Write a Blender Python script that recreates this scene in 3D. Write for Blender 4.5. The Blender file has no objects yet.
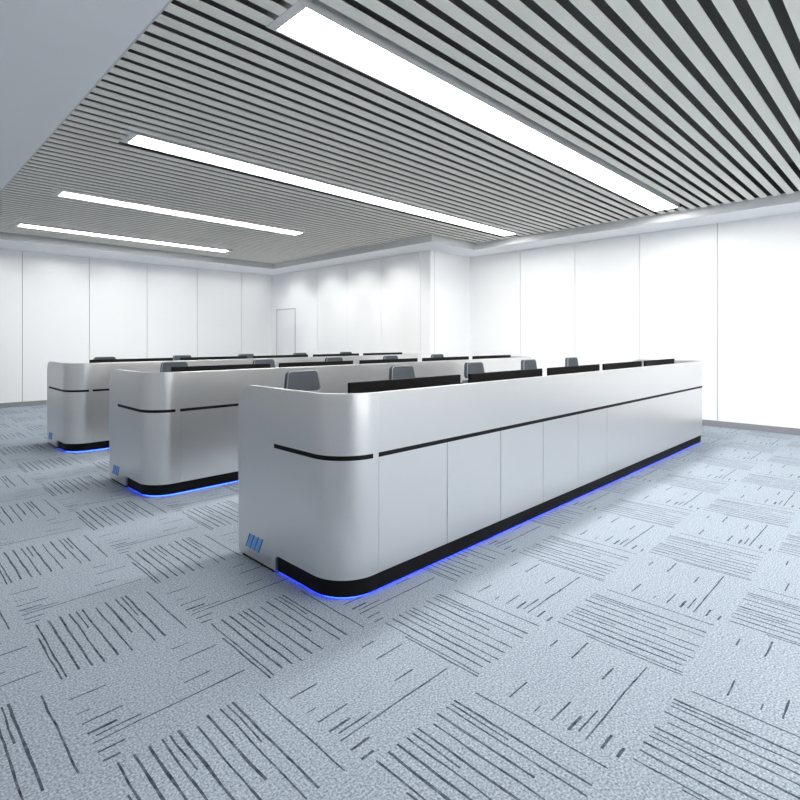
import bpy, bmesh, math
from mathutils import Vector, Matrix

S = bpy.context.scene
C = S.collection
PI = math.pi

# ------------------------------------------------------------------ render look
S.view_settings.view_transform = 'Standard'
S.view_settings.look = 'None'
S.view_settings.gamma = 1.0
S.view_settings.use_curve_mapping = False
S.view_settings.exposure = 0.82
S.cycles.use_denoising = True
S.cycles.max_bounces = 10
S.cycles.diffuse_bounces = 7
S.cycles.glossy_bounces = 5
S.cycles.sample_clamp_indirect = 6.0

# ------------------------------------------------------------------ materials
def new_mat(name):
    m = bpy.data.materials.new(name)
    m.use_nodes = True
    nt = m.node_tree
    return m, nt, nt.nodes['Principled BSDF']

def mat(name, col, rough=0.5, metal=0.0, noise=0.0, scale=40.0, coat=0.0, bump=0.0, spec=0.5):
    m, nt, b = new_mat(name)
    b.inputs['Roughness'].default_value = rough
    b.inputs['Metallic'].default_value = metal
    b.inputs['Specular IOR Level'].default_value = spec
    b.inputs['Coat Weight'].default_value = coat
    b.inputs['Coat Roughness'].default_value = 0.15
    tc = nt.nodes.new('ShaderNodeTexCoord')
    n = nt.nodes.new('ShaderNodeTexNoise')
    n.inputs['Scale'].default_value = scale
    n.inputs['Detail'].default_value = 3
    nt.links.new(tc.outputs['Object'], n.inputs['Vector'])
    r = nt.nodes.new('ShaderNodeMapRange')
    r.inputs['To Min'].default_value = 1 - noise
    r.inputs['To Max'].default_value = 1 + noise
    nt.links.new(n.outputs['Fac'], r.inputs['Value'])
    mx = nt.nodes.new('ShaderNodeVectorMath'); mx.operation = 'SCALE'
    mx.inputs[0].default_value = col
    nt.links.new(r.outputs['Result'], mx.inputs['Scale'])
    nt.links.new(mx.outputs['Vector'], b.inputs['Base Color'])
    if bump:
        bp = nt.nodes.new('ShaderNodeBump')
        bp.inputs['Strength'].default_value = bump
        bp.inputs['Distance'].default_value = 0.002
        nt.links.new(n.outputs['Fac'], bp.inputs['Height'])
        nt.links.new(bp.outputs['Normal'], b.inputs['Normal'])
    return m

def emis(name, col, strength, base=(0.8, 0.8, 0.8)):
    m, nt, b = new_mat(name)
    b.inputs['Base Color'].default_value = (*base, 1)
    b.inputs['Emission Color'].default_value = (*col, 1)
    b.inputs['Emission Strength'].default_value = strength
    return m

def carpet_mat():
    m, nt, b = new_mat('carpet_tiles')
    N, L = nt.nodes, nt.links
    TX, TY = 0.633, 0.624
    X0, Y0 = 0.550, 2.600
    def math_(op, a, bb=None, c=None):
        n = N.new('ShaderNodeMath'); n.operation = op
        for i, v in enumerate((a, bb, c)):
            if v is None: continue
            if isinstance(v, (int, float)): n.inputs[i].default_value = v
            else: L.new(v, n.inputs[i])
        return n.outputs[0]
    tc = N.new('ShaderNodeTexCoord')
    sep = N.new('ShaderNodeSeparateXYZ'); L.new(tc.outputs['Object'], sep.inputs[0])
    gx = math_('DIVIDE', math_('SUBTRACT', sep.outputs['X'], X0), TX)
    gy = math_('DIVIDE', math_('SUBTRACT', sep.outputs['Y'], Y0), TY)
    cx, cy = math_('FLOOR', gx), math_('FLOOR', gy)
    fx, fy = math_('SUBTRACT', gx, cx), math_('SUBTRACT', gy, cy)
    par = math_('FLOORED_MODULO', math_('ADD', cx, cy), 2.0)          # 0 = hatched along y, 1 = sparse along x
    def wob(sx, sy, amp, seed):
        mp = N.new('ShaderNodeMapping'); mp.inputs['Scale'].default_value = (sx, sy, 1)
        mp.inputs['Location'].default_value = (seed, seed, 0)
        L.new(tc.outputs['Object'], mp.inputs['Vector'])
        n = N.new('ShaderNodeTexNoise'); n.inputs['Scale'].default_value = 1.0
        n.inputs['Detail'].default_value = 2
        L.new(mp.outputs[0], n.inputs['Vector'])
        return math_('MULTIPLY', math_('SUBTRACT', n.outputs['Fac'], 0.5), amp)
    def ramp(fac, stops):
        r = N.new('ShaderNodeValToRGB'); r.color_ramp.interpolation = 'CONSTANT'
        e = r.color_ramp.elements
        while len(e) > 1: e.remove(e[-1])
        e[0].position = 0.0; e[0].color = (stops[0][1],) * 3 + (1,)
        for p, v in stops[1:]:
            k = e.new(p); k.color = (v, v, v, 1)
        L.new(fac, r.inputs[0])
        return r.outputs[0]
    def hatch(u, v, lines, flip=False):
        # lines: (centre, half width, start, end) in tile fractions
        on, lo, hi = [(0.0, 0.0)], [(0.0, 2.0)], [(0.0, -1.0)]
        prev = 0.0
        for c, w, a, z in lines:
            on += [(c - w, 1.0), (c + w, 0.0)]
        mask = ramp(u, on)
        lo = [(0.0, lines[0][2])]; hi = [(0.0, lines[0][3])]
        for i in range(1, len(lines)):
            mid = (lines[i - 1][0] + lines[i][0]) / 2
            lo.append((mid, lines[i][2])); hi.append((mid, lines[i][3]))
        a = ramp(u, lo); z = ramp(u, hi)
        inside = math_('MULTIPLY', math_('GREATER_THAN', v, a), math_('LESS_THAN', v, z))
        return math_('MULTIPLY', mask, inside)
    ux = math_('ADD', fx, wob(26, 5, 0.024, 3.1))
    uy = math_('ADD', fy, wob(5, 26, 0.020, 7.7))
    A = [(0.050, .0055, 0.02, 0.72), (0.082, .007, 0.03, 0.98), (0.165, .0075, 0.06, 0.98), (0.245, .0085, 0.05, 0.985),
         (0.315, .006, 0.03, 0.98), (0.362, .0055, 0.62, 0.98), (0.412, .008, 0.05, 0.985), (0.505, .0065, 0.04, 0.94),
         (0.588, .0095, 0.30, 0.985), (0.672, .006, 0.05, 0.98), (0.715, .0055, 0.55, 0.98), (0.752, .008, 0.06, 0.985),
         (0.915, .0065, 0.05, 0.93)]
    B = [(0.045, .006, 0.03, 0.12), (0.135, .009, 0.03, 0.17), (0.232, .006, 0.03, 0.975), (0.285, .006, 0.06, 0.31),
         (0.335, .009, 0.03, 0.19), (0.395, .005, 0.62, 0.80), (0.445, .0055, 0.03, 0.26), (0.56, .005, 0.03, 0.10),
         (0.66, .005, 0.70, 0.97), (0.745, .006, 0.03, 0.24), (0.845, .0055, 0.72, 0.84)]
    hA = hatch(ux, fy, A)
    hB = hatch(uy, fx, B)
    isA = math_('LESS_THAN', par, 0.5)
    line = math_('ADD', math_('MULTIPLY', hA, isA), math_('MULTIPLY', hB, math_('SUBTRACT', 1.0, isA)))
    # uneven ink along the lines
    ink = math_('ADD', 0.82, wob(22, 22, 0.9, 1.3))
    line = math_('MULTIPLY', line, ink)
    # pale streaks running with the pile of each tile
    def streak(sx, sy, seed):
        return math_('MULTIPLY', wob(sx, sy, 1.0, seed), 1.0)
    stA = streak(150, 9, 2.2); stB = streak(9, 150, 5.5)
    st = math_('ADD', math_('MULTIPLY', stA, isA), math_('MULTIPLY', stB, math_('SUBTRACT', 1.0, isA)))
    # pile speckle
    n1 = N.new('ShaderNodeTexNoise'); n1.inputs['Scale'].default_value = 120; n1.inputs['Detail'].default_value = 2
    L.new(tc.outputs['Object'], n1.inputs['Vector'])
    n2 = N.new('ShaderNodeTexNoise'); n2.inputs['Scale'].default_value = 1.3; n2.inputs['Detail'].default_value = 2
    L.new(tc.outputs['Object'], n2.inputs['Vector'])
    br = math_('ADD', math_('MULTIPLY', math_('SUBTRACT', n1.outputs['Fac'], 0.5), 2.3), math_('MULTIPLY', st, 0.30))
    br = math_('ADD', br, math_('MULTIPLY', math_('SUBTRACT', n2.outputs['Fac'], 0.5), 0.10))
    br = math_('ADD', br, 1.0)
    mx = N.new('ShaderNodeVectorMath'); mx.operation = 'SCALE'
    mx.inputs[0].default_value = CARPET
    L.new(br, mx.inputs['Scale'])
    mix = N.new('ShaderNodeMix'); mix.data_type = 'RGBA'
    L.new(line, mix.inputs['Factor'])
    L.new(mx.outputs[0], mix.inputs['A'])
    mix.inputs['B'].default_value = (0.02, 0.032, 0.05, 1)
    L.new(mix.outputs['Result'], b.inputs['Base Color'])
    b.inputs['Roughness'].default_value = 0.95
    b.inputs['Specular IOR Level'].default_value = 0.15
    bp = N.new('ShaderNodeBump'); bp.inputs['Strength'].default_value = 0.35; bp.inputs['Distance'].default_value = 0.003
    L.new(n1.outputs['Fac'], bp.inputs['Height']); L.new(bp.outputs['Normal'], b.inputs['Normal'])
    return m

CARPET = (0.312, 0.358, 0.410)
LAMP = 15.5
SKY = 2.0
M = {
    'wall': mat('white_wall_panel', (0.92, 0.925, 0.93), 0.4, 0, 0.01, 3),
    'wall_grey': mat('grey_wall_panel', (0.55, 0.555, 0.56), 0.5, 0, 0.01, 3),
    'seam': mat('panel_seam', (0.30, 0.31, 0.32), 0.6),
    'soffit': mat('plasterboard', (0.90, 0.91, 0.925), 0.8, 0, 0.01, 5),
    'fascia': mat('grey_edge_trim', (0.66, 0.67, 0.68), 0.6),
    'plenum': mat('dark_plenum', (0.10, 0.10, 0.098), 0.9),
    'slat': mat('grey_slat', (0.86, 0.84, 0.775), 0.6, 0, 0.03, 30),
    'base': mat('grey_baseboard', (0.27, 0.27, 0.285), 0.5),
    'carpet': carpet_mat(),
    'silver': mat('silver_panel_paint', (0.765, 0.762, 0.758), 0.29, 0.85, 0.012, 60),
    'inner': mat('dark_grey_laminate', (0.10, 0.105, 0.115), 0.5),
    'black': mat('black_trim', (0.006, 0.006, 0.0065), 0.55, spec=0.15),
    'top': mat('grey_worktop', (0.16, 0.165, 0.175), 0.4, 0, 0.04, 120),
    'led': emis('blue_led', (0.015, 0.05, 1.0), 9.0, (0.02, 0.02, 0.2)),
    'emb_l': mat('light_blue_enamel', (0.20, 0.45, 0.90), 0.4),
    'emb_d': mat('dark_blue_enamel', (0.02, 0.08, 0.45), 0.4),
    'lamp': emis('lamp_diffuser', (1.0, 0.985, 0.96), LAMP),
    'lampframe': mat('lamp_frame_paint', (0.72, 0.72, 0.71), 0.5),
    'mon': mat('black_monitor_shell', (0.007, 0.0065, 0.007), 0.6, 0, 0.05, 80, spec=0.15),
    'screen': mat('dark_screen', (0.006, 0.006, 0.008), 0.12),
    'fabric': mat('slate_fabric', (0.062, 0.074, 0.088), 0.85, 0, 0.25, 260, 0, 0.3),
    'piping': mat('pale_piping', (0.30, 0.32, 0.34), 0.6),
    'plastic': mat('dark_plastic', (0.03, 0.032, 0.035), 0.45),
    'chrome': mat('brushed_steel', (0.6, 0.6, 0.6), 0.25, 1.0),
    'door': mat('white_door', (0.84, 0.855, 0.87), 0.4, 0, 0.01, 4),
    'doorline': mat('door_frame_grey', (0.42, 0.42, 0.43), 0.5),
}

# ------------------------------------------------------------------ mesh helpers
def finish(name, bm, material, parent=None, angle=35, bevel=0.0):
    bmesh.ops.recalc_face_normals(bm, faces=bm.faces)
    if bevel:
        es = [e for e in bm.edges if len(e.link_faces) == 2 and e.calc_face_angle(0) > math.radians(50)]
        bmesh.ops.bevel(bm, geom=es, offset=bevel, segments=2, profile=0.6, affect='EDGES', clamp_overlap=True)
    if bevel: angle = min(angle, 12)
    for f in bm.faces: f.smooth = True
    for e in bm.edges:
        e.smooth = not (len(e.link_faces) == 2 and e.calc_face_angle(0) > math.radians(angle))
    me = bpy.data.meshes.new(name)
    bm.to_mesh(me); bm.free()
    mats = material if isinstance(material, (list, tuple)) else [material]
    for m_ in mats: me.materials.append(m_)
    o = bpy.data.objects.new(name, me)
    C.objects.link(o)
    if parent: o.parent = parent
    return o

def box(bm, x0, x1, y0, y1, z0, z1, mi=0):
    v = [bm.verts.new((x, y, z)) for z in (z0, z1) for y in (y0, y1) for x in (x0, x1)]
    for q in ((0, 2, 3, 1), (4, 5, 7, 6), (0, 1, 5, 4), (2, 6, 7, 3), (0, 4, 6, 2), (1, 3, 7, 5)):
        f = bm.faces.new([v[i] for i in q]); f.material_index = mi

def prism(bm, pts, axis, a, b):
    """Polygon pts (two coordinates) pushed along an axis from a to b."""
    def mk(p, t):
        c = list(p); c.insert('xyz'.index(axis), t); return c
    A = [bm.verts.new(mk(p, a)) for p in pts]; B = [bm.verts.new(mk(p, b)) for p in pts]
    bm.faces.new(A); bm.faces.new(B)
    n = len(pts)
    for i in range(n):
        bm.faces.new((A[i], A[(i + 1) % n], B[(i + 1) % n], B[i]))

def tube(bm, pts, r, n=10, caps=True):
    pts = [Vector(p) for p in pts]
    rs = r if isinstance(r, (list, tuple)) else [r] * len(pts)
    rings = []; up = None
    for i, p in enumerate(pts):
        t = (pts[min(i + 1, len(pts) - 1)] - pts[max(i - 1, 0)]).normalized()
        if up is None:
            up = Vector((0, 0, 1)) if abs(t.z) < 0.9 else Vector((1, 0, 0))
        a = (up - t * up.dot(t)).normalized(); up = a; b = t.cross(a)
        rings.append([bm.verts.new(p + (a * math.cos(2 * PI * k / n) + b * math.sin(2 * PI * k / n)) * rs[i]) for k in range(n)])
    for i in range(len(rings) - 1):
        for k in range(n):
            bm.faces.new((rings[i][k], rings[i][(k + 1) % n], rings[i + 1][(k + 1) % n], rings[i + 1][k]))
    if caps:
        bm.faces.new(rings[0]); bm.faces.new(rings[-1])

def pad(bm, x_of, nx, nz, w0, w1, z0, z1, y_of, th, r):
    """Curved upholstered pad: outline a rounded trapezoid in x/z, thickness th in y, y_of(x, z) its front."""
    out = []
    def corner(cx, cz, a0):
        for k in range(7):
            a = a0 + k / 6 * PI / 2
            out.append((cx + r * math.cos(a), cz + r * math.sin(a)))
    corner(w1 - r, z1 - r, 0); corner(-w1 + r, z1 - r, PI / 2)
    corner(-w0 + r, z0 + r, PI); corner(w0 - r, z0 + r, 1.5 * PI)
    cz = (z0 + z1) / 2
    n = len(out)
    levels = [(1.0, 0.18), (0.985, 0.05), (0.94, 0.0), (0.6, -0.06), (0.25, -0.08)]
    def ring(s, dy):
        vs = []
        for x, z in out:
            xx, zz = x * s, cz + (z - cz) * s
            vs.append(bm.verts.new((xx, y_of(xx, zz) + dy, zz)))
        return vs
    front = [ring(s, d * th) for s, d in levels]
    back = [ring(s, th - d * th) for s, d in levels]
    def join(a, b):
        for k in range(n):
            bm.faces.new((a[k], a[(k + 1) % n], b[(k + 1) % n], b[k]))
    for i in range(len(front) - 1): join(front[i], front[i + 1]); join(back[i + 1], back[i])
    join(back[0], front[0])
    bm.faces.new(front[-1]); bm.faces.new(back[-1])

def empty(name, loc, rz=0.0):
    o = bpy.data.objects.new(name, None)
    o.empty_display_size = 0.2
    C.objects.link(o); o.location = loc; o.rotation_euler = (0, 0, rz)
    return o

def tag(o, label, cat, group=None):
    o['label'] = label; o['category'] = cat
    if group: o['group'] = group
    return o

def struct(name, bm, material, parent=None, **k):
    o = finish(name, bm, material, parent, **k)
    if parent is None: o['kind'] = 'structure'
    return o

def copy_tree(o, parent=None):
    c = o.copy(); C.objects.link(c)
    if parent: c.parent = parent
    for ch in list(o.children): copy_tree(ch, c)
    return c

# ------------------------------------------------------------------ the room
XL, XR, YF, YB = -2.2, 10.0, -3.0, 14.0
XC, YC = 8.6, 7.6                     # the boxed-out far corner
SOF, SLAT = 3.40, 3.53
SX0, SX1, SXC, SYC, SYB, SYF = 1.22, 9.25, 7.84, 6.90, 12.68, -2.3

bm = bmesh.new(); box(bm, XL - .2, XR + .2, YF - .2, YB + .2, -0.1, 0.0)
struct('floor', bm, M['carpet'])

def panel_wall(name, axis, at, face, a, b, seams, z1=SOF, mt='wall'):
    """Panels standing proud of a grey backing; axis 'x': the wall runs along x at y=at, face = +-1 the side it shows."""
    bm = bmesh.new()
    t, gap = 0.02, 0.012
    lo, hi = sorted((at - face * t, at - face * 0.15))
    def put(p, q, m, n, z0, zz, mi):
        if axis == 'x': box(bm, p, q, m, n, z0, zz, mi)
        else: box(bm, m, n, p, q, z0, zz, mi)
    put(a, b, lo, hi, 0, 3.7, 1)
    cuts = [a] + sorted(s for s in seams if a < s < b) + [b]
    l2, h2 = sorted((at, at - face * (t + 0.001)))
    for i in range(len(cuts) - 1):
        p = cuts[i] + (gap / 2 if i else 0); q = cuts[i + 1] - (gap / 2 if i < len(cuts) - 2 else 0)
        put(p, q, l2, h2, 0, z1 + .02, 0)
    return struct(name, bm, [M[mt], M['seam']])

panel_wall('wall_back', 'x', YB, -1, XL, XC, [2.38 + 1.306 * k for k in range(-4, 5)])
panel_wall('wall_alcove', 'y', XC, -1, YC + .003, YB, [11.70, 10.43, 9.17, 7.9])
panel_wall('wall_return', 'x', YC, -1, XC + .003, XR + .15, [8.72])
panel_wall('wall_right', 'y', XR, -1, YF, YC, [7.5 - 1.262 * k for k in range(1, 9)] )
panel_wall('wall_left', 'y', XL, 1, YF, YB, [YF + 1.3 * k for k in range(1, 14)], mt='wall_grey')
# front wall behind the viewer, with an unseen window added to light the room
WX0, WX1, WZ0, WZ1 = 0.6, 4.6, 0.75, 2.75
bm = bmesh.new()
for q in ((XL, WX0, 0, SOF + .3), (WX1, XR, 0, SOF + .3), (WX0, WX1, 0, WZ0), (WX0, WX1, WZ1, SOF + .3)):
    box(bm, q[0], q[1], YF - .15, YF, q[2], q[3])
struct('wall_front', bm, M['wall'])
bm = bmesh.new()
for x in (WX0 + .03, WX0 + 1.333, WX0 + 2.667, WX1 - .03): box(bm, x - .03, x + .03, YF - .10, YF - .04, WZ0, WZ1)
for z in (WZ0 + .03, WZ1 - .03): box(bm, WX0, WX1, YF - .10, YF - .04, z - .03, z + .03)
struct('window_1', bm, M['lampframe'])

def baseboard(name, x0, x1, y0, y1):
    bm = bmesh.new(); box(bm, x0, x1, y0, y1, 0, 0.10); struct(name, bm, M['base'], bevel=0.003)
bt = 0.012
baseboard('baseboard_back', XL, XC - bt, YB - bt, YB + .001)
baseboard('baseboard_alcove_near', XC - bt, XC + .001, YC - bt, 12.74)
baseboard('baseboard_alcove_far', XC - bt, XC + .001, 13.73, YB)
baseboard('baseboard_return', XC, XR - bt, YC - bt, YC + .001)
baseboard('baseboard_right', XR - bt, XR + .001, YF, YC)

# door in the boxed-out wall
bm = bmesh.new()
for q in ((12.74, 12.765, 0, 2.36), (13.705, 13.73, 0, 2.36), (12.74, 13.73, 2.335, 2.36)):
    box(bm, XC - .008, XC + .002, q[0], q[1], q[2], q[3])
trim = struct('trim_1', bm, M['doorline'])
bm = bmesh.new(); box(bm, XC - .006, XC + .002, 12.77, 13.70, 0.008, 2.33)
door = struct('door_1', bm, M['door'], bevel=0.001)
bm = bmesh.new()
tube(bm, [(XC - .006, 12.86, 1.02), (XC - .05, 12.86, 1.02)], 0.01)
tube(bm, [(XC - .05, 12.85, 1.02), (XC - .05, 12.98, 1.02)], 0.009)
finish('door_handle', bm, M['chrome'], door)

# ceiling: plasterboard margins, dark void, edge trim, slats
bm = bmesh.new()
for q in ((XL, SX0, YF, YB), (SX1, XR, YF, YC), (SX0, XC, SYB, YB), (SXC, XC, SYC, SYB), (XC, SX1, SYC, YC), (SX0, SX1, YF, SYF)):
    box(bm, q[0], q[1], q[2], q[3], SOF, 3.70, 0)
box(bm, XL - .1, XR + .1, YF - .1, YB + .1, 3.96, 4.05, 1)
for q in ((SX0, SX0 + .02, SYF, SYB), (SX1 - .02, SX1, SYF, SYC), (SXC - .02, SXC, SYC, SYB), (SX0, SXC, SYB - .02, SYB), (SXC, SX1, SYC - .02, SYC), (SX0, SX1, SYF, SYF + .02)):
    box(bm, q[0], q[1], q[2], q[3], SLAT + .02, 3.97, 1)
ceiling = struct('ceiling', bm, [M['soffit'], M['plenum']])
bm = bmesh.new(); e = 0.012
for q in ((SX0, SX0 + e, SYF, SYB), (SX1 - e, SX1, SYF, SYC), (SXC - e, SXC, SYC - e, SYB), (SX0, SXC, SYB - e, SYB), (SXC, SX1, SYC - e, SYC), (SX0, SX1, SYF, SYF + e)):
    box(bm, q[0], q[1], q[2], q[3], SOF - .002, SLAT + .02)
struct('trim_2', bm, M['fascia'])

lamps = [(-0.03, 1.93, 8.93, .34), (2.91, 1.93, 8.93, .34), (5.81, 1.93, 8.93, .30), (8.70, 1.93, 5.95, .29), (11.62, 1.93, 5.92, .28)]  # the first lies out of view, added to brighten the front
bm = bmesh.new()
pitch, sw = 0.155, 0.088
k0 = int((SYF + .1) / pitch)
y = SYF + 0.08
while y < SYB - 0.06:
    xe = SX1 if y < SYC - 0.05 else SXC
    segs = [(SX0 + e, xe - e)]
    for ly, a, b, LW in lamps:
        if abs(y - ly) < LW / 2 + 0.02 + sw / 2:
            segs = [(SX0 + e, a - .07), (b + .04, xe - e)]
    for a, b in segs:
        if b - a > 0.05: prism(bm, [(y - sw / 2, SLAT), (y + sw / 2, SLAT), (y + sw / 2, SLAT + .010), (y + sw / 2 - .003, SLAT + .010), (y + sw / 2 - .005, SLAT + .003), (y - sw / 2 + .005, SLAT + .003), (y - sw / 2 + .003, SLAT + .010), (y - sw / 2, SLAT + .010)], 'x', a, b)
    y += pitch
finish('slats', bm, M['slat'], ceiling)

ldesc = ['nearest of the long ceiling lights, over the open floor in front',
         'widest looking long white ceiling light, running above the front console',
         'long white ceiling light second from the front, above the middle console',
         'shorter white ceiling light third from the front, ahead of the rearmost console',
         'thinnest white ceiling light, farthest back near the back wall']
for (ly, a, b, LW), lab in zip(lamps, ldesc):
    t = tag(empty('ceiling_light', ((a + b) / 2, ly, SLAT)), lab, 'ceiling light', 'linear lights in the slatted ceiling')
    hx = (b - a) / 2; hy = LW / 2
    bm = bmesh.new()
    box(bm, -hx - .07, -hx, -hy - .018, hy + .018, -.004, .09)
    box(bm, hx, hx + .035, -hy - .018, hy + .018, -.004, .09)
    box(bm, -hx, hx, -hy - .018, -hy, -.004, .09); box(bm, -hx, hx, hy, hy + .018, -.004, .09)
    box(bm, -hx - .07, hx + .035, -hy - .018, hy + .018, .075, .09)
    finish('frame', bm, M['lampframe'], t)
    bm = bmesh.new(); box(bm, -hx, hx, -hy, hy, 0.006, 0.02)
    finish('diffuser', bm, M['lamp'], t)

# ------------------------------------------------------------------ control console
CX0, CX1, CD, CR, CT, CH = 1.78, 8.496, 1.10, 0.24, 0.03, 1.15   # ends, depth, corner radius, panel thickness, height
FX0, FX1 = 2.063, 8.213
CLEN = CX1 - CX0

def wing_path(off=0.0, step=0.02, x_end=FX0 - CX0):
    """Plan of the near wing from its rear edge, round the corner, to the first seam: list of (s, x, y)."""
    pts = []
    L1 = CD - CR; arc = CR * PI / 2; L3 = x_end - CR
    n1 = int(L1 / step); s = 0
    for i in range(n1): pts.append((L1 * i / n1, off, CD - L1 * i / n1))
    for i in range(17):
        a = PI + i / 16 * PI / 2
        pts.append((L1 + arc * i / 16, CR + (CR - off) * math.cos(a), CR + (CR - off) * math.sin(a)))
    for i in range(1, 4): pts.append((L1 + arc + L3 * i / 3, CR + L3 * i / 3, off))
    return pts

def ribbon(bm, outer, inner, zb, zt, flip=None):
    """Solid strip between two plan paths, with bottom and top heights per point."""
    f = (lambda x: x) if flip is None else (lambda x: flip - x)
    cols = []
    for (so, xo, yo), (si, xi, yi), b, t in zip(outer, inner, zb, zt):
        cols.append([bm.verts.new((f(xo), yo, b)), bm.verts.new((f(xo), yo, t)), bm.verts.new((f(xi), yi, t)), bm.verts.new((f(xi), yi, b))])
    for i in range(len(cols) - 1):
        for k in range(4):
            bm.faces.new((cols[i][k], cols[i][(k + 1) % 4], cols[i + 1][(k + 1) % 4], cols[i + 1][k]))
    bm.faces.new(cols[0]); bm.faces.new(cols[-1])

NOTCH, PB = 0.46, 0.115
def wing_heights(path, NOTCH):
    zb, zt = [], []
    R, r, rn = 0.155, 0.035, 0.035
    for s, x, y in path:
        t = CH - (R - math.sqrt(max(0, R * R - (R - s) ** 2)) if s < R else 0)
        b = 0.018 + (r - math.sqrt(max(0, r * r - (r - s) ** 2)) if s < r else 0)
        if s >= NOTCH: b = PB
        if NOTCH <= s < NOTCH + rn:                                   # rounded inner corner of the notch
            b = PB - (rn - math.sqrt(max(0, rn * rn - (s - NOTCH - rn) ** 2)))
        zb.append(b); zt.append(t)
    return zb, zt

def insert(path, extra):
    """Extra stations on the straight rear part of a path."""
    base = [p for p in path]
    x = base[0][1]
    for s in extra: base.append((s, x, CD - s))
    return sorted(base)

def make_console(INL=0.45, NOTCH=0.46):
    root = empty('control_console', (0, 0, 0))
    extra = [0.155 * (1 - math.cos(k / 10 * PI / 2)) for k in range(1, 10)] + [0.004, 0.008, 0.018] \
            + [NOTCH - .0005, NOTCH, NOTCH + .003, NOTCH + .008, NOTCH + .015, NOTCH + .03]
    po = insert(wing_path(0.0), extra); pi_ = insert(wing_path(CT), extra)
    zb, zt = wing_heights(po, NOTCH)
    for name, flip in (('end_panel', None), ('end_panel', CLEN)):
        bm = bmesh.new(); ribbon(bm, po, pi_, zb, zt, flip)
        w = finish(name, bm, M['silver'], root, angle=40, bevel=0.004)
        # black inlay that follows the bend
        bm = bmesh.new()
        st = [p for p in insert(wing_path(-0.0015, x_end=(2.012 if flip is None else FX0) - CX0), [INL]) if p[0] >= INL - .0001]
        si = [p for p in insert(wing_path(0.012, x_end=(2.012 if flip is None else FX0) - CX0), [INL]) if p[0] >= INL - .0001]
        ribbon(bm, st, si, [0.779] * len(st), [0.805] * len(st), flip)
        finish('inlay_strip', bm, M['black'], w)
        if flip is None:
            # slanted blue emblem on the foot: pale bars parted by dark strokes
            y0, pz, wd, sl, hh = 0.99, 0.078, 0.053, 0.055, 0.092
            bm = bmesh.new()
            for k in range(3):
                ya = y0 - k * wd
                prism(bm, [(ya, pz), (ya - wd + .010, pz), (ya - wd + .010 - sl, pz + hh), (ya - sl, pz + hh)], 'x', -0.002, 0.004)
            em = finish('emblem', bm, M['emb_l'], w); em['label'] = 'light blue slanted emblem'
            bm = bmesh.new()
            for k in range(4):
                ya = y0 + .010 - k * wd
                prism(bm, [(ya, pz - .004), (ya - .009, pz - .004), (ya - .009 - sl, pz + hh + .004), (ya - sl, pz + hh + .004)], 'x', -0.003, 0.004)
            finish('emblem_stroke', bm, M['emb_d'], em)
    a, b = FX0 - CX0, FX1 - CX0
    bm = bmesh.new(); box(bm, a, b, 0, CT, 0.797, CH)
    finish('upper_panel', bm, M['silver'], root, bevel=0.004)
    bm = bmesh.new(); box(bm, a, b, -0.0015, CT - .005, 0.779, 0.805)
    finish('inlay_strip', bm, M['black'], root)
    n = 10; w = (b - a) / n
    bm = bmesh.new(); box(bm, -w / 2 + .0025, w / 2 - .0025, 0, CT - .006, PB, 0.783)
    p0 = finish('access_panel', bm, M['silver'], root, bevel=0.002)
    p0.location = (a + w / 2, 0, 0)
    for k in range(1, 5):
        c = p0.copy(); C.objects.link(c); c.location = (a + w * (k + .5), 0, 0)
    bm = bmesh.new(); box(bm, a + 5 * w + .0025, b - .0025, 0, CT - .006, PB, 0.783)
    finish('access_panel', bm, M['silver'], root, bevel=0.002)
    # plinth and its light line, running from notch to notch round both corners
    def around(off):
        h = [p for p in insert(wing_path(off), [NOTCH + .004]) if p[0] >= NOTCH + .0039]
        left = [(x, y) for s, x, y in h]
        return left + [(CLEN - x, y) for x, y in reversed(left)]
    bm = bmesh.new()
    o_ = [(0, x, y) for x, y in around(0.016)]; i_ = [(0, x, y) for x, y in around(0.05)]
    ribbon(bm, o_, i_, [0.014] * len(o_), [0.13] * len(o_))
    o_ = [(0, x, y) for x, y in around(0.0495)]; i_ = [(0, x, y) for x, y in around(0.056)]
    ribbon(bm, o_, i_, [0.0] * len(o_), [0.12] * len(o_))
    pl = finish('plinth', bm, M['black'], root)
    bm = bmesh.new()
    o_ = [(0, x, y) for x, y in around(0.036)]; i_ = [(0, x, y) for x, y in around(0.048)]
    ribbon(bm, o_, i_, [0.001] * len(o_), [0.012] * len(o_))
    finish('light_strip', bm, M['led'], pl)['label'] = 'glowing blue light strip'
    for f_ in (lambda x: x, lambda x: CLEN - x):
        bm = bmesh.new(); xs = sorted((f_(0.006), f_(0.028))); box(bm, xs[0], xs[1], CD - NOTCH + .03, CD - .05, 0.0, 0.0185)
        finish('foot_pad', bm, M['black'], root)
    # operator side
    bm = bmesh.new(); box(bm, 0.25, CLEN - .25, CT + .027, CT + .047, 0.0, CH - .05)
    finish('inner_panel', bm, M['inner'], root)
    bm = bmesh.new(); box(bm, 0.034, CLEN - .034, CR, CD - .12, 0.715, 0.745); box(bm, 0.10, CLEN - .10, CT + .048, CR, 0.715, 0.745)
    finish('worktop', bm, M['top'], root, bevel=0.003)
    for k in range(6):
        x = 0.10 + (CLEN - .2) * k / 5
        bm = bmesh.new(); box(bm, x - .02, x + .02, 0.26 if k in (0, 5) else 0.08, CD - .25, 0.0, 0.714)
        finish('support_panel', bm, M['inner'], root)
    return root

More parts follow.
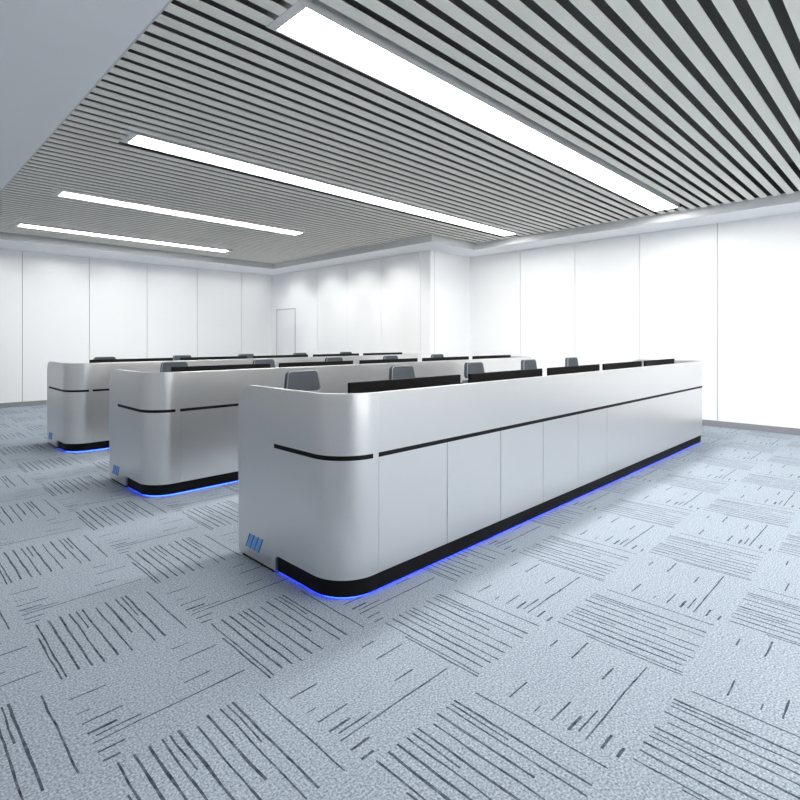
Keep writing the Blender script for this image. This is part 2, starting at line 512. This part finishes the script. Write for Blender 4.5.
ROWS = [2.22, 4.955, 7.69]
rown = ['front', 'middle', 'rearmost']
clab = ['long silver grey control console in front, with blue light along its plinth',
        'silver grey control console in the middle, between the front and rearmost ones',
        'smallest looking silver grey control console, at the back of the three']
for i, y in enumerate(ROWS):
    c = make_console(*((0.45, 0.465), (0.27, 0.50), (0.12, 0.56))[i])
    c.location = (CX0, y, 0)
    tag(c, clab[i], 'control console', 'control consoles in three rows')

# ------------------------------------------------------------------ monitors
def make_monitor():
    root = empty('monitor', (0, 0, 0))
    hw, z0, z1 = 0.553, 0.065, 0.438
    bm = bmesh.new(); box(bm, -hw, hw, -.014, .012, z0, z1)
    finish('shell', bm, M['mon'], root, bevel=0.004)
    bm = bmesh.new(); box(bm, -hw + .012, hw - .012, .011, .0135, z0 + .016, z1 - .012)
    finish('screen', bm, M['screen'], root)
    bm = bmesh.new(); box(bm, -.16, .16, -.04, -.013, z0 + .09, z1 - .11)
    finish('rear_housing', bm, M['mon'], root, bevel=0.008)
    bm = bmesh.new(); box(bm, -.03, .03, -.062, -.040, 0.006, z0 + .16)
    finish('stand_neck', bm, M['plastic'], root, bevel=0.004)
    bm = bmesh.new(); box(bm, -.14, .14, -.12, .09, 0.0, 0.01)
    finish('stand_base', bm, M['plastic'], root, bevel=0.003)
    return root

# ------------------------------------------------------------------ chairs (facing -y)
def make_chair():
    root = empty('office_chair', (0, 0, 0))
    bm = bmesh.new()
    sec = [(-.25, .455), (-.245, .475), (-.20, .487), (.0, .478), (.18, .485), (.23, .478), (.235, .45), (.18, .43), (-.2, .43)]
    ws = [(-.24, .80), (-.225, .95), (-.18, 1.0), (.18, 1.0), (.225, .95), (.24, .80)]
    rings = []
    for x, s in ws:
        rings.append([bm.verts.new((x, yy * s, .455 + (zz - .455) * (s if abs(x) > .2 else 1))) for yy, zz in sec])
    for i in range(len(rings) - 1):
        for k in range(len(sec)):
            bm.faces.new((rings[i][k], rings[i][(k + 1) % len(sec)], rings[i + 1][(k + 1) % len(sec)], rings[i + 1][k]))
    bm.faces.new(rings[0]); bm.faces.new(rings[-1])
    finish('seat', bm, M['fabric'], root, angle=60)
    bm = bmesh.new()
    pad(bm, None, 0, 0, .215, .225, .54, 0.985, lambda x, z: .20 + .10 * (z - .54) + .30 * (0.05 - x * x), .045, .05)
    finish('backrest', bm, M['fabric'], root, angle=60)
    bm = bmesh.new()
    hf = lambda x, z: .245 + .06 * (z - 1.0) - .55 * x * x
    pad(bm, None, 0, 0, .170, .153, 1.008, 1.188, hf, .05, .040)
    h = finish('headrest', bm, M['fabric'], root, angle=60)
    bm = bmesh.new()                                                  # pale piping round the front edge of the headrest
    out = []
    def cor(cx, cz, a0):
        for k in range(6):
            a = a0 + k / 5 * PI / 2; out.append((cx + .037 * math.cos(a), cz + .037 * math.sin(a)))
    cor(.115, 1.149, 0); cor(-.115, 1.149, PI / 2); cor(-.132, 1.047, PI); cor(.132, 1.047, 1.5 * PI)
    out.append(out[0])
    tube(bm, [(x, hf(x, z) + .001, z) for x, z in out], .0045, 6, caps=False)
    finish('piping', bm, M['piping'], h)
    bm = bmesh.new()
    tube(bm, [(0, .10, .42), (0, .27, .45), (0, .315, .56), (0, .315, .80), (0, .325, 1.00), (0, .315, 1.08)], [.025, .025, .022, .02, .015, .013], 8)
    finish('back_support', bm, M['plastic'], root, angle=60)
    for s in (-1, 1):
        bm = bmesh.new()
        tube(bm, [(s * .15, .02, .425), (s * .27, .02, .43), (s * .285, .02, .48), (s * .285, .02, .655)], .014, 8)
        ar = finish('armrest', bm, M['plastic'], root, angle=60)
        bm = bmesh.new(); box(bm, s * .285 - .04, s * .285 + .04, -.13, .13, .655, .68)
        finish('arm_pad', bm, M['plastic'], ar, bevel=0.008)
    bm = bmesh.new(); tube(bm, [(0, 0, .10), (0, 0, .26), (0, 0, .261), (0, 0, .43)], [.028, .028, .018, .018], 12)
    box(bm, -.10, .10, -.12, .12, .405, .432)
    finish('gas_lift', bm, M['plastic'], root)
    bm = bmesh.new()
    tube(bm, [(0, 0, .075), (0, 0, .125)], .04, 12)
    for k in range(5):
        a = PI / 2 + k * 2 * PI / 5
        tube(bm, [(.02 * math.cos(a), .02 * math.sin(a), .10), (.30 * math.cos(a), .30 * math.sin(a), .07)], [.024, .015], 8)
    base = finish('star_base', bm, M['plastic'], root, angle=60)
    for k in range(5):
        a = PI / 2 + k * 2 * PI / 5
        c, s = math.cos(a), math.sin(a)
        bm = bmesh.new()
        tube(bm, [(.30 * c - .022 * s, .30 * s + .022 * c, .028), (.30 * c + .022 * s, .30 * s - .022 * c, .028)], .028, 12)
        tube(bm, [(.30 * c, .30 * s, .045), (.30 * c, .30 * s, .072)], .008, 6)
        finish('castor', bm, M['plastic'], base)
    return root

ordn = ['first', 'second', 'third', 'fourth', 'fifth']
mon, chair = make_monitor(), make_chair()
for r, y in enumerate(ROWS):
    for k in range(5):
        m_ = mon if r == 0 and k == 0 else copy_tree(mon)
        m_.location = (2.115 + 0.553 + 1.229 * k, y + 0.33, 0.7455)
        where = 'nearest the curved left end' if k == 0 else ('at the far right end' if k == 4 else ordn[k] + ' from its left end')
        tag(m_, f'wide black monitor seen from behind over the {rown[r]} console, {where}', 'monitor', f'monitors on the {rown[r]} console')
        c_ = chair if r == 0 and k == 0 else copy_tree(chair)
        c_.location = (2.595 + 1.207 * k, y + (1.53, 1.44, 1.36)[r] - 0.265, 0)
        tag(c_, f'dark slate office chair behind the {rown[r]} console, {where}', 'office chair', f'chairs behind the {rown[r]} console')

# ------------------------------------------------------------------ lights
def spot(x, y, tx, ty, tz, e, size=62):
    d = bpy.data.lights.new('wall_washer', 'SPOT')
    d.energy = e; d.spot_size = math.radians(size); d.spot_blend = 0.9; d.shadow_soft_size = 0.05
    d.color = (1.0, 0.99, 0.97)
    o = bpy.data.objects.new('wall_washer', d); C.objects.link(o)
    o.location = (x, y, SOF - .02)
    o.rotation_euler = (Vector((tx, ty, tz)) - Vector(o.location)).to_track_quat('-Z', 'Y').to_euler()
WASH = 4
for x in (1.7, 3.04, 4.35, 5.65, 6.95, 8.0):
    spot(x, YB - .9, x, YB, 2.3, 8, 100)
for y in (12.6, 11.07, 9.8, 8.5):
    spot(XC - 1.3, y, XC, y, 2.0, 30, 85)
for y in (6.86, 5.6, 4.4, 3.1, 1.85, 0.6, -.7):
    spot(XR - .65, y, XR, y, 2.4, 1.0, 90)

d = bpy.data.lights.new('window_portal', 'AREA'); d.shape = 'RECTANGLE'; d.size = WX1 - WX0; d.size_y = WZ1 - WZ0  # portal for the added window behind the viewer
d.cycles.is_portal = True
o = bpy.data.objects.new('window_portal', d); C.objects.link(o)
o.location = ((WX0 + WX1) / 2, YF - .02, (WZ0 + WZ1) / 2); o.rotation_euler = (PI / 2, 0, 0)
w = bpy.data.worlds.new('world'); S.world = w; w.use_nodes = True
w.node_tree.nodes['Background'].inputs[0].default_value = (0.97, 0.985, 1.0, 1)
w.node_tree.nodes['Background'].inputs[1].default_value = SKY

# ------------------------------------------------------------------ camera
VL, VR, HY = -132.0, 924.0, 340.0
f = math.sqrt((VR - 400) * (400 - VL))
a = math.atan2(VR - 400, f)                       # angle from the view direction to +x
cam = bpy.data.cameras.new('camera'); co = bpy.data.objects.new('camera', cam); C.objects.link(co)
cam.sensor_width = 36; cam.sensor_fit = 'HORIZONTAL'; cam.lens = 36 * f / 800
cam.shift_y = -(400 - HY) / 800
cam.clip_start = 0.05
co.location = (0, 0, 1.45)
co.rotation_euler = (PI / 2, 0, a - PI / 2)
S.camera = co
